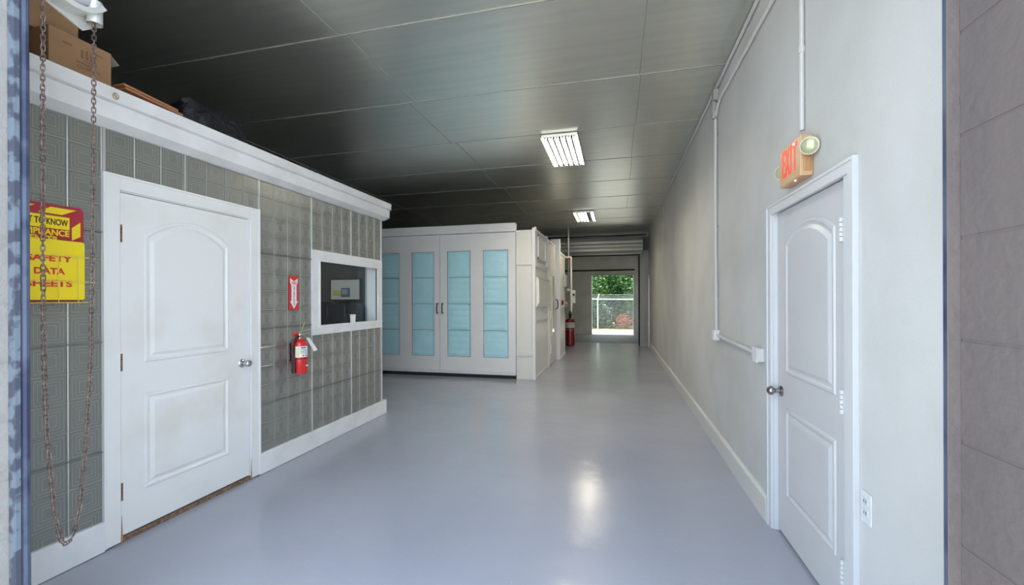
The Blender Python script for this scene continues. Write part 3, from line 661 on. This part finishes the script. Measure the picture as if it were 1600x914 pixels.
bm = B(); bmesh.ops.create_uvsphere(bm, u_segments=10, v_segments=8, radius=.005, matrix=Matrix.Translation((EX + .012, 2.40, 1.967))); obj('led', bm, ledred, ex)
def head(c, ax, r):
    bm = B(); lathe(bm, [(0, -.045), (r * .55, -.042), (r * .92, -.018), (r, 0), (r, .006), (r * .93, .008)], c, ax, 22); h = obj('lamp_head', bm, mat('aged_white', (0.66, 0.58, 0.46), 0.4), ex, smooth=True)
    bm = B(); lathe(bm, [(r * .93, .006), (r * .7, .014), (r * .35, .019), (0, .020)], c, ax, 22); obj('lens', bm, lens, h, smooth=True)
head((.872, 2.255, 2.090), (-.60, -.72, -.30), .041)
head((.885, 2.632, 2.070), (-.66, -.72, -.12), .039)
for a_, b_ in (((.88, 2.315, 2.11), (.885, 2.29, 2.105)), ((.885, 2.575, 2.07), (.89, 2.61, 2.07))): bm = B(); tube(bm, [a_, b_], .014, 10); obj('lamp_arm', bm, exitbody, ex)

# ------------------------------------------------------------------ fire extinguishers
def extinguisher(label, c, r, h, m, big=False):
    x, y, z = c; t = thing('fire_extinguisher', label, 'fire extinguisher', c)
    bm = B(); sh = h * .86
    lathe(bm, [(0, 0.004), (r * .9, 0), (r, .012), (r, sh - r * .55), (r * .93, sh - r * .3), (r * .70, sh - r * .08), (r * .36, sh), (r * .30, sh + .012), (0, sh + .012)], c, n=28); obj('cylinder', bm, m, t, smooth=True)
    bm = B(); k = h / .33
    lathe(bm, [(0, sh), (r * .26, sh), (r * .26, sh + .03 * k), (r * .34, sh + .035 * k), (r * .34, sh + .05 * k), (0, sh + .052 * k)], c, n=14); obj('valve', bm, chrome if not big else black, t, smooth=True)
    hd = Vector((.35, .94, 0)) if not big else Vector((.3, -.9, 0))
    hm = mat('lever_grey', (0.48, 0.47, 0.40), 0.35, 0.5) if not big else black
    for nm, dz, up in (('carry_handle', .036, .010), ('lever', .052, .030)):
        bm = B(); a = Vector((x, y, z + sh + dz * k)) - hd * .02 * k; b = Vector((x, y, z + sh + (dz + up) * k)) + hd * (.095 if nm == 'lever' else .08) * (k if not big else .9)
        s = hd.cross(Vector((0, 0, 1))) * .009 * k; up_ = Vector((0, 0, .007 * k))
        prism(bm, [a - s, a + s, b + s, b - s], up_); obj(nm, bm, hm, t, bevel=.002)
    if not big:
        bm = B(); tube(bm, [(x - .0, y - .028, z + sh + .045), (x, y - .055, z + sh + .052)], .016, 10); tube(bm, [(x + .0, y - .045, z + sh + .035), (x + .02, y - .075, z + sh + .062)], .014, 8); obj('gauge', bm, red, t)
    bm = B()
    hp = [(x + r * .2, y - r * .3, z + sh + .03 * k), (x + r * .15, y - r * .8, z + sh + .015 * k), (x + r * .1, y - r * 1.16, z + sh - .05 * k), (x + r * .1, y - r * 1.20, z + sh * .55), (x + r * .15, y - r * 1.22, z + sh * .20)]
    if not big: tube(bm, hp, .010, 8); tube(bm, hp[-2:] + [(x + r * .15, y - r * 1.22, z + .012)], [.010, .014, .017], 10); obj('hose', bm, black, t, smooth=True)
    # label wrapped round the front
    def wrap(nm, z0, z1, a0, a1, mm, rr=1.012):
        bm = B(); n = 16; A = []; Q = []
        for i in range(n + 1):
            a = R(a0 + (a1 - a0) * i / n); A.append(bm.verts.new((x + r * rr * math.cos(a), y + r * rr * math.sin(a), z + z0))); Q.append(bm.verts.new((x + r * rr * math.cos(a), y + r * rr * math.sin(a), z + z1)))
        for i in range(n): bm.faces.new((A[i], A[i + 1], Q[i + 1], Q[i]))
        bmesh.ops.solidify(bm, geom=bm.faces[:], thickness=.0006) if False else None
        return obj(nm, bm, mm, t, smooth=True)
    if not big:
        lb = wrap('label_sticker', h * .42, h * .70, -100, 35, paper)
        for i, (q0, q1, a0, a1, mm) in enumerate(((.44, .68, -62, -50, yellow), (.645, .675, -40, 0, inkblue), (.60, .612, -44, 10, inkblue), (.56, .572, -44, 14, inkblue), (.52, .532, -44, 10, inkblue), (.45, .48, -30, -14, inkred), (.45, .48, -4, 10, inkblue))): wrap('label_print', h * q0, h * q1, a0, a1, mm, 1.017)
        wrap('strap', h * .375, h * .395, -180, 180, black, 1.03)
        bm = B(); prism(bm, [(x + r * 1.03, y + .012 - .02, z + h * .20), (x + r * 1.03, y + .012, z + h * .22), (x + r * .98, y + .035, z + h * .20), (x + r * 1.03, y + .012, z + h * .175)], (.002, 0, 0)); obj('emblem', bm, signwhite, t)
        bm = B(); prism(bm, [(x + .03, y + .045, z + sh + .012), (x + .03, y + .085, z + sh + .01), (x + .05, y + .165, z + sh - .105), (x + .05, y + .118, z + sh - .115)], (.0015, .0005, 0)); tg = obj('inspection_tag', bm, paper, t)
        bm = B(); tube(bm, [(x + .01, y + .01, z + sh + .05), (x + .03, y + .06, z + sh + .012)], .0012, 5); tube(bm, [(x + .01, y + .005, z + sh + .05), (x + .02, y + .04, z + sh + .15)], .002, 5); obj('tag_wire', bm, yellow2, t)
        bm = B(); box(bm, TX + .008, x - r * .95, y - .02, y + .02, z + .10, z + .26); obj('wall_bracket', bm, black, t)
    else:
        wrap('label_sticker', h * .56, h * .74, -150, -10, labelsilver); wrap('band', h * .50, h * .515, -180, 180, mat('pink_band', (0.6, 0.3, 0.3), 0.4), 1.02)
    return t
extinguisher('red fire extinguisher with white tag hung on the tin wall', (-2.662, 3.148, .752), .062, .335, red)
extinguisher('large dark red fire extinguisher standing on the floor at the far end', (-1.36, 12.85, .005), .142, .93, darkred, True)

# fire extinguisher arrow sign
fs = thing('arrow_sign', 'red sign with a white arrow pointing down to the extinguisher', 'sign', (XL, 3.17, 1.30)); FX = XL + .001
bm = B(); box(bm, FX, FX + .002, 3.113, 3.228, 1.298, 1.590); obj('plate', bm, signred, fs)
bm = B(); yc = 3.172; aw = .030
prism(bm, [(FX + .002, yc - .045, 1.572), (FX + .002, yc, 1.545), (FX + .002, yc + .045, 1.572), (FX + .002, yc + .045, 1.535), (FX + .002, yc + aw, 1.510), (FX + .002, yc + aw, 1.372), (FX + .002, yc + .047, 1.372), (FX + .002, yc, 1.306), (FX + .002, yc - .047, 1.372), (FX + .002, yc - aw, 1.372), (FX + .002, yc - aw, 1.510), (FX + .002, yc - .045, 1.535)], (.001, 0, 0)); obj('arrow', bm, signwhite, fs)
Y_, Z_ = (0, 1, 0), (0, 0, 1)
tb = text_bm('FIRE', .034, (FX + .0035, yc, 1.528), Y_, Z_, bold=.0006)
obj('lettering', tb, signred, fs)
tb = B()
for i, ch in enumerate('EXTINGUISHER'): merge(tb, text_bm(ch, .0165, (FX + .0035, yc, 1.500 - i * .0142), Y_, Z_, sx=1.2, bold=.0005))
obj('lettering', tb, inkblue, fs)

# ------------------------------------------------------------------ right-to-know board, binder, rack
bd = thing('compliance_board', 'maroon wall board with yellow lettering behind the yellow binder', 'sign', (XL, 1.475, 1.30)); BX = XL + .004
def rrect(y0, y1, z0, z1, r, x, n=5):
    pts = []
    for cy_, cz_, a0 in ((y1 - r, z0 + r, -90), (y1 - r, z1 - r, 0), (y0 + r, z1 - r, 90), (y0 + r, z0 + r, 180)):
        for i in range(n + 1): a = R(a0 + 90 * i / n); pts.append((x, cy_ + r * math.cos(a), cz_ + r * math.sin(a)))
    return pts
bm = B(); prism(bm, rrect(1.298, 1.650, 1.376, 1.862, .02, BX), (.010, 0, 0)); obj('panel', bm, maroon, bd)
bm = B(); BF = BX + .010
box(bm, BF, BF + .001, 1.362, 1.590, 1.742, 1.805)
for (a, b, c, d) in (((1.467, 1.815), (1.560, 1.815), (1.618, 1.848), (1.515, 1.848)), ((1.345, 1.815), (1.40, 1.815), (1.455, 1.848), (1.40, 1.848)), ((1.600, 1.690), (1.636, 1.715), (1.636, 1.79), (1.600, 1.755)), ((1.312, 1.715), (1.348, 1.690), (1.348, 1.755), (1.312, 1.79))):
    prism(bm, [(BF, *a), (BF, *b), (BF, *c), (BF, *d)], (.001, 0, 0))
obj('yellow_marks', bm, yellow, bd)
obj('lettering', text_bm('RIGHT TO KNOW', .044, (BF + .0015, 1.476, 1.7735), Y_, Z_, bold=.0010, width=.212), inkblack, bd)
tb = text_bm('COMPLIANCE', .041, (BF + .0015, 1.476, 1.7205), Y_, Z_, bold=.0012, width=.224); obj('lettering', tb, yellow, bd); obj('lettering', text_bm('CENTER', .041, (BF + .0015, 1.476, 1.6855), Y_, Z_, bold=.0012, width=.135), yellow, bd)
bi = thing('binder', 'yellow binder lettered in red, held in the wire rack', 'binder', (XL, 1.49, 1.38)); GX = XL + .018
bm = B(); prism(bm, rrect(1.318, 1.628, 1.385, 1.682, .012, GX), (.042, 0, 0)); obj('cover', bm, yellow, bi, bevel=.003)
tb = text_bm('SAFETY', .042, (GX + .043, 1.484, 1.588), Y_, Z_, bold=.0014, width=.175); obj('lettering', tb, inkred, bi); obj('lettering', text_bm('DATA', .042, (GX + .043, 1.484, 1.525), Y_, Z_, bold=.0014, width=.118), inkred, bi); tb = text_bm('SHEETS', .042, (GX + .043, 1.484, 1.464), Y_, Z_, bold=.0014, width=.178)
obj('lettering', tb, inkred, bi)
bm = B(); WX = GX + .052
for z in (1.603, 1.477): tube(bm, [(XL - .005, 1.272, z), (WX, 1.275, z), (WX, 1.665, z), (WX - .012, 1.672, z)], .0022, 6)
for y in (1.33, 1.40, 1.455, 1.515, 1.595): tube(bm, [(WX - .001, y, 1.603), (WX - .001, y, 1.372), (XL - .004, y, 1.372)], .0017, 6)
tube(bm, [(WX - .004, 1.30, 1.372), (WX - .004, 1.64, 1.372)], .0022, 6)
for y in (1.275, 1.668):
    for z in (1.603, 1.477): tube(bm, [(WX - .004, y, z), (XL - .006, y + .02 * (1 if y > 1.5 else -1), z)], .002, 6)
tag(obj('wire_rack', bm, yellow2), 'thin yellow wire rack around the yellow binder', 'rack')

# ------------------------------------------------------------------ chain hoist
hs = thing('chain_hoist', 'round chain wheel with curved guard at the top of the front opening', 'hoist', (-2.06, 1.2, 2.62))
bm = B(); cz = 2.64; n = 30
tube(bm, [(-2.06, 1.205 + .082 * math.cos(2 * math.pi * k / n), cz + .082 * math.sin(2 * math.pi * k / n)) for k in range(n)], .0145, 10, closed=True)
tube(bm, [(-2.06, 1.205 + .060 * math.cos(2 * math.pi * k / n), cz + .060 * math.sin(2 * math.pi * k / n)) for k in range(n)], .008, 8, closed=True); obj('wheel', bm, mat('wheel_grey', (0.42, 0.42, 0.46), 0.35, 0.3), hs, smooth=True)
bm = B()
for k in range(5):
    a = R(72 * k + 20); tube(bm, [(-2.06, 1.205, cz), (-2.06, 1.205 + .075 * math.cos(a), cz + .075 * math.sin(a))], .008, 6)
lathe(bm, [(0, -.04), (.02, -.04), (.02, .04), (0, .04)], (-2.06, 1.205, cz), (1, 0, 0), 12); obj('spokes', bm, greysteel, hs)
bm = B(); cast = mat('cast_white', (0.55, 0.56, 0.55), 0.35, 0.4)
arc = [(1.205 + .105 * math.cos(R(a)), cz + .105 * math.sin(R(a))) for a in range(196, 336, 10)]
o_ = [(1.205 + .125 * math.cos(R(a)), cz + .125 * math.sin(R(a))) for a in range(196, 336, 10)]
for i in range(len(arc) - 1): prism(bm, [(-2.10, *arc[i]), (-2.10, *arc[i + 1]), (-2.10, *o_[i + 1]), (-2.10, *o_[i])], (.075, 0, 0))
prism(bm, [(-2.102, 1.105, 2.535), (-2.102, 1.27, 2.475), (-2.102, 1.30, 2.50), (-2.102, 1.30, 2.70), (-2.102, 1.10, 2.70)], (.006, 0, 0))
obj('guard', bm, cast, hs)
bm = B(); bm2 = B()
def hollow(bm, c0, c1, r, t=.003, n=16):
    for a, b, rr in ((c0, c1, r), (c0, c1, r - t)): tube(bm, [a, b], rr, n, cap=False)
hollow(bm, (-2.06, 1.287, 2.595), (-2.06, 1.287, 2.505), .025); obj('chain_spout', bm, cast, hs, smooth=True)
bm2.free()
bm = B(); hollow(bm, (-2.06, 1.124, 2.66), (-2.06, 1.124, 2.60), .024); obj('chain_spout', bm, cast, hs, smooth=True)
# chain: a long loop of links
path = [(1.124, 2.64), (1.123, 2.493), (1.122, 2.02), (1.124, 1.547), (1.127, 1.167), (1.132, 0.881), (1.144, 0.686), (1.159, 0.534), (1.176, 0.462), (1.191, 0.441), (1.206, .462), (1.211, 0.475), (1.232, 0.572), (1.249, 0.743), (1.261, 0.944), (1.268, 1.148), (1.273, 1.561), (1.281, 1.951), (1.287, 2.5), (1.287, 2.58)]
P = [Vector((-2.06 + .004 * math.sin(i * 1.3), a, b)) for i, (a, b) in enumerate(path)]
bm = B(); pitch = .0185; L_ = .0131; W_ = .0062; s = 0.0; k = 0; seg = 0
cum = [0]
for i in range(1, len(P)): cum.append(cum[-1] + (P[i] - P[i - 1]).length)
def at_(s):
    for i in range(1, len(P)):
        if s <= cum[i]: t_ = (s - cum[i - 1]) / (cum[i] - cum[i - 1]); return P[i - 1].lerp(P[i], t_)
    return P[-1].copy()
crng = random.Random(5)
while s + pitch < cum[-1]:
    a, b = at_(s), at_(s + pitch); c = (a + b) / 2; d = (b - a).normalized(); u, v = frame_of(d)
    ang = (k % 2) * math.pi / 2 + R(45) + crng.uniform(-.25, .25); w = u * math.cos(ang) + v * math.sin(ang)
    ring = []
    for q in range(12):
        th = 2 * math.pi * q / 12; cs, sn = math.cos(th), math.sin(th)
        ring.append(c + d * ((L_ - W_) * (1 if cs > 0 else -1) * (1 if abs(cs) > 1e-3 else 0) + W_ * cs) + w * W_ * sn)
    tube(bm, ring, .0020, 5, closed=True); s += pitch; k += 1
tag(obj('pull_chain', bm, rustchain, smooth=True), 'long rusty chain loop hanging from the hoist in front of the tin wall', 'chain')

# ------------------------------------------------------------------ things on the office roof
RZ = 2.534
def carton(name, x0, x1, y0, y1, z0, z1, label, open_=False):
    t = thing(name, label, 'box', ((x0 + x1) / 2, (y0 + y1) / 2, z0), 'cardboard boxes on the office roof')
    bm = B(); box(bm, x0, x1, y0, y1, z0, z1); obj('carton', bm, card, t, bevel=.003); return t
RZ = 2.50
c1 = carton('cardboard_box', -3.20, -2.79, 1.545, 1.822, RZ, 2.785, 'big cardboard box at the front edge of the office roof')
bm = B(); prism(bm, [(-2.80, 1.822, 2.785), (-3.15, 1.822, 2.785), (-3.15, 1.868, 2.745), (-2.80, 1.868, 2.745)], (0, 0, -.003)); obj('flap', bm, mat('card_pale', (0.42, 0.38, 0.34), 0.7), c1)
bm = B(); gx = -2.789
for y0, y1, z0, z1 in ((1.60, 1.64, 2.725, 2.733), (1.74, 1.78, 2.735, 2.742), (1.60, 1.70, 2.575, 2.580), (1.66, 1.74, 2.655, 2.662), (1.69, 1.745, 2.672, 2.676), (1.76, 1.80, 2.575, 2.580), (1.68, 1.692, 2.685, 2.73), (1.70, 1.712, 2.685, 2.735), (1.72, 1.732, 2.685, 2.73)): b_ = B(); box(b_, gx, gx + .0012, y0, y1, z0, z1); obj('carton_print', b_, cardprint, c1)
bm.free(); obj('carton_print', text_bm('QUALITY', .026, (gx + .001, 1.715, 2.637), Y_, Z_), cardprint, c1)
carton('cardboard_box', -3.32, -2.90, 1.30, 1.735, 2.786, 3.06, 'darker cardboard box stacked on top of the big one')
carton('cardboard_box', -3.30, -2.95, 1.12, 1.50, RZ, 2.784, 'shadowed cardboard box next to the big box, nearest the front wall')
for i, (dz, y0, y1, lb) in enumerate(((0.0, 1.845, 2.175, 'lower thin brown board lying beside the cardboard boxes'), (.017, 1.835, 2.145, 'upper thin brown board of the pair beside the boxes'))):
    bm = B(); prism(bm, [(-2.715, y0, RZ + .088 + dz), (-2.715, y1, RZ + .070 + dz), (-3.0, y1 + .02, RZ + .082 + dz), (-3.0, y0 + .02, RZ + .100 + dz)], (0, 0, .012))
    if i == 0: box(bm, -2.98, -2.76, y0 + .05, y1 - .04, RZ + .001, RZ + .074)
    tag(obj('brown_board', bm, boardmat), lb, 'board', 'brown boards on the office roof')
def lump(name, c, s, seed, m, amp=.22, sub=4, flat=True):
    bm = B(); bmesh.ops.create_icosphere(bm, subdivisions=sub, radius=1)
    for v in bm.verts:
        d = v.co.normalized(); k = 1 + amp * noise.noise(d * 1.7 + Vector((seed, 0, 0))) + amp * .45 * noise.noise(d * 5 + Vector((0, seed, 0))) + amp * .2 * noise.noise(d * 12 + Vector((0, 0, seed)))
        p = Vector((abs(d.x) ** .6 * (1 if d.x > 0 else -1), abs(d.y) ** .6 * (1 if d.y > 0 else -1), abs(d.z) ** .7 * (1 if d.z > 0 else -1))) * k
        q = Vector((c[0] + p.x * s[0], c[1] + p.y * s[1], c[2] + s[2] + p.z * s[2]))
        if q.z < c[2]: q.z = c[2]
        v.co = q
    return obj(name, bm, m, smooth=True)
bg_ = tag(lump('duffel_bag', (-2.94, 2.53, RZ), (.17, .265, .138), 2.0, bagmat), 'bulky black bag on the office roof', 'bag')
bm = B(); tube(bm, [(-2.83, 2.36, RZ + .05), (-2.78, 2.37, RZ + .15), (-2.82, 2.42, RZ + .20), (-2.90, 2.56, RZ + .245), (-2.9, 2.72, RZ + .20)], .008, 6); obj('strap', bm, mat('strap_black', (0.03, 0.03, 0.035), 0.3), bg_)
tag(lump('plastic_sheeting', (-3.27, 2.25, RZ), (.11, .25, .155), 5.3, mat('plastic_film', (0.010, 0.011, 0.016), 0.38, bump=(12, 1.0, .03)), .35), 'crumpled black plastic behind the brown boards', 'plastic sheet')
bm = B()
for q in range(3):
    tube(bm, [(-2.80 - .02 * q, 3.38 + .15 * math.cos(a * .5 + q), RZ + .03 + .022 * q + .010 * math.sin(a * 1.1)) for a in range(12)], .011, 6)
tube(bm, [(-2.80, 3.36, RZ + .03), (-2.79, 3.44, RZ + .115), (-2.79, 3.52, RZ + .11), (-2.79, 3.60, RZ + .08), (-2.80, 3.68, RZ + .01)], .010, 6)
tube(bm, [(-2.78, 3.20, RZ + .012), (-2.78, 3.3, RZ + .08), (-2.79, 3.4, RZ + .10), (-2.79, 3.48, RZ + .07)], .008, 6)
tag(obj('cable_coil', bm, black, smooth=True), 'loose black cable coil near the far end of the office roof', 'cable')

# ------------------------------------------------------------------ outdoors
bm = B(); box(bm, -30, 20, -30, YF0 - .001, -.2, -.01); struct(obj('ground_front', bm, concrete))
bm = B(); box(bm, -30, 30, YO + .05, 19.5, -.2, -.004); struct(obj('ground_back', bm, concrete))
bm = B(); box(bm, -30, 30, 19.5, 40, -.2, 0.0); struct(obj('ground_litter', bm, earth))
fn = thing('chain_link_fence', 'galvanised chain-link fence with barbed wire outside the back opening', 'fence', (0, 20.2, 0))
for x in (-3.9, -.86, 2.2):
    bm = B(); tube(bm, [(x, 20.2, 0), (x, 20.2, 1.40)], .030, 10); tube(bm, [(x, 20.2, 1.38), (x + .06, 20.14, 1.62)], .024, 8); obj('post', bm, fencegal, fn)
bm = B(); tube(bm, [(-4, 20.2, 1.40), (2.6, 20.2, 1.355)], .024, 8); obj('top_rail', bm, fencegal, fn)
bm = B(); st = .075; H_ = 1.36; x = -4.0 - H_
while x < 2.6:
    for sgn in (0, 1):
        a = (x, 20.215 + .006 * sgn, 0.02 if not sgn else H_); b = (x + H_, 20.215 + .006 * sgn, H_ if not sgn else .02)
        tube(bm, [a, b], .0019, 3, cap=False)
    x += st
obj('wire_mesh', bm, fencegal, fn)
for k in range(3):
    bm = B(); z = 1.45 + .065 * k; pts = [(-4 + .5 * i, 20.18 - .015 * k, z + .01 * math.sin(i)) for i in range(14)]; tube(bm, pts, .004, 4)
    for i in range(40): xx = -3.9 + i * .16; tube(bm, [(xx - .012, 20.18 - .015 * k, z - .02), (xx + .012, 20.18 - .015 * k, z + .02)], .002, 3)
    obj('barbed_wire', bm, greysteel, fn)
LR = random.Random(11)
def shrub(label, cat, c, s, n, ms, size, name='shrub', stems=4, group=None):
    t = thing(name, label, cat, (c[0], c[1], 0), group)
    bm = B()
    for k in range(stems):
        a = LR.uniform(0, 6.28); tube(bm, [(c[0] + .05 * k - .1, c[1], 0), (c[0] + s[0] * .3 * math.cos(a), c[1] + s[1] * .3 * math.sin(a), c[2] * .7), (c[0] + s[0] * .6 * math.cos(a), c[1] + s[1] * .6 * math.sin(a), c[2] + s[2] * .5)], [.03, .02, .008], 5)
    obj('stems', bm, bark, t)
    bm = B()
    cl = []
    for k in range(max(10, n // 45)):
        while True:
            p = Vector((LR.uniform(-1, 1), LR.uniform(-1, 1), LR.uniform(-1, 1)))
            if .35 < p.length < 1: break
        cl.append(Vector((c[0] + p.x * s[0], c[1] + p.y * s[1], c[2] + p.z * s[2])))
    for k in range(n):
        q = LR.choice(cl); p = q + Vector((LR.gauss(0, 1), LR.gauss(0, 1), LR.gauss(0, 1))) * .16
        if p.z < .03: p.z = LR.uniform(.02, .2)
        p.y = max(p.y, 20.38)
        d = Vector((LR.gauss(0, 1), LR.gauss(0, 1) - .6, LR.gauss(0, 1) - .2)).normalized(); u, v = frame_of(d); l = size * LR.uniform(.6, 1.35); w = l * .28
        m_ = p + u * l * .45 + d * l * .05
        vs = [bm.verts.new(x_) for x_ in (p, m_ + v * w, p + u * l - d * l * .12, m_ - v * w)]
        f = bm.faces.new(vs); f.material_index = 0 if LR.random() < .6 else 1
    obj('foliage', bm, ms, t)
    return t
shrub('tall leafy shrub behind the fence post', 'shrub', (-1.5, 21.2, 1.6), (.95, .6, 1.6), 7000, [leafA, leafB], .11, group='shrubs beyond the back fence')
shrub('broad leafy shrub rising over the middle of the fence', 'shrub', (.05, 22.2, 2.1), (1.1, .7, 1.6), 8000, [leafA, leafB], .12, group='shrubs beyond the back fence')
shrub('light green shrub at the jamb end of the fence', 'shrub', (1.3, 21.1, 1.5), (.8, .5, 1.3), 5000, [leafB, leafA], .11, group='shrubs beyond the back fence')
shrub('low dark bush at the foot of the fence', 'bush', (-.75, 20.95, .45), (.75, .5, .45), 2600, [leafC, leafA], .09, name='bush')
shrub('rust coloured dry bush at the foot of the fence', 'bush', (.44, 20.62, .28), (.22, .14, .22), 420, [dry, dry], .09, name='dry_bush', stems=6)
for i, (x, lb) in enumerate(((-3.9, 'dark evergreen tree standing beyond the hidden end of the fence'), (-1.7, 'dark evergreen tree directly behind the tall leafy shrub'), (.6, 'dark evergreen tree behind the broad shrub'), (2.7, 'dark evergreen tree behind the light green shrub'))):
    shrub(lb, 'tree', (x, 23.2 + 2.9 * (i % 2), 2.5), (1.35, .9, 2.4), 9000, [leafC, leafC], .22, name='evergreen_tree', group='dark trees beyond the fence')
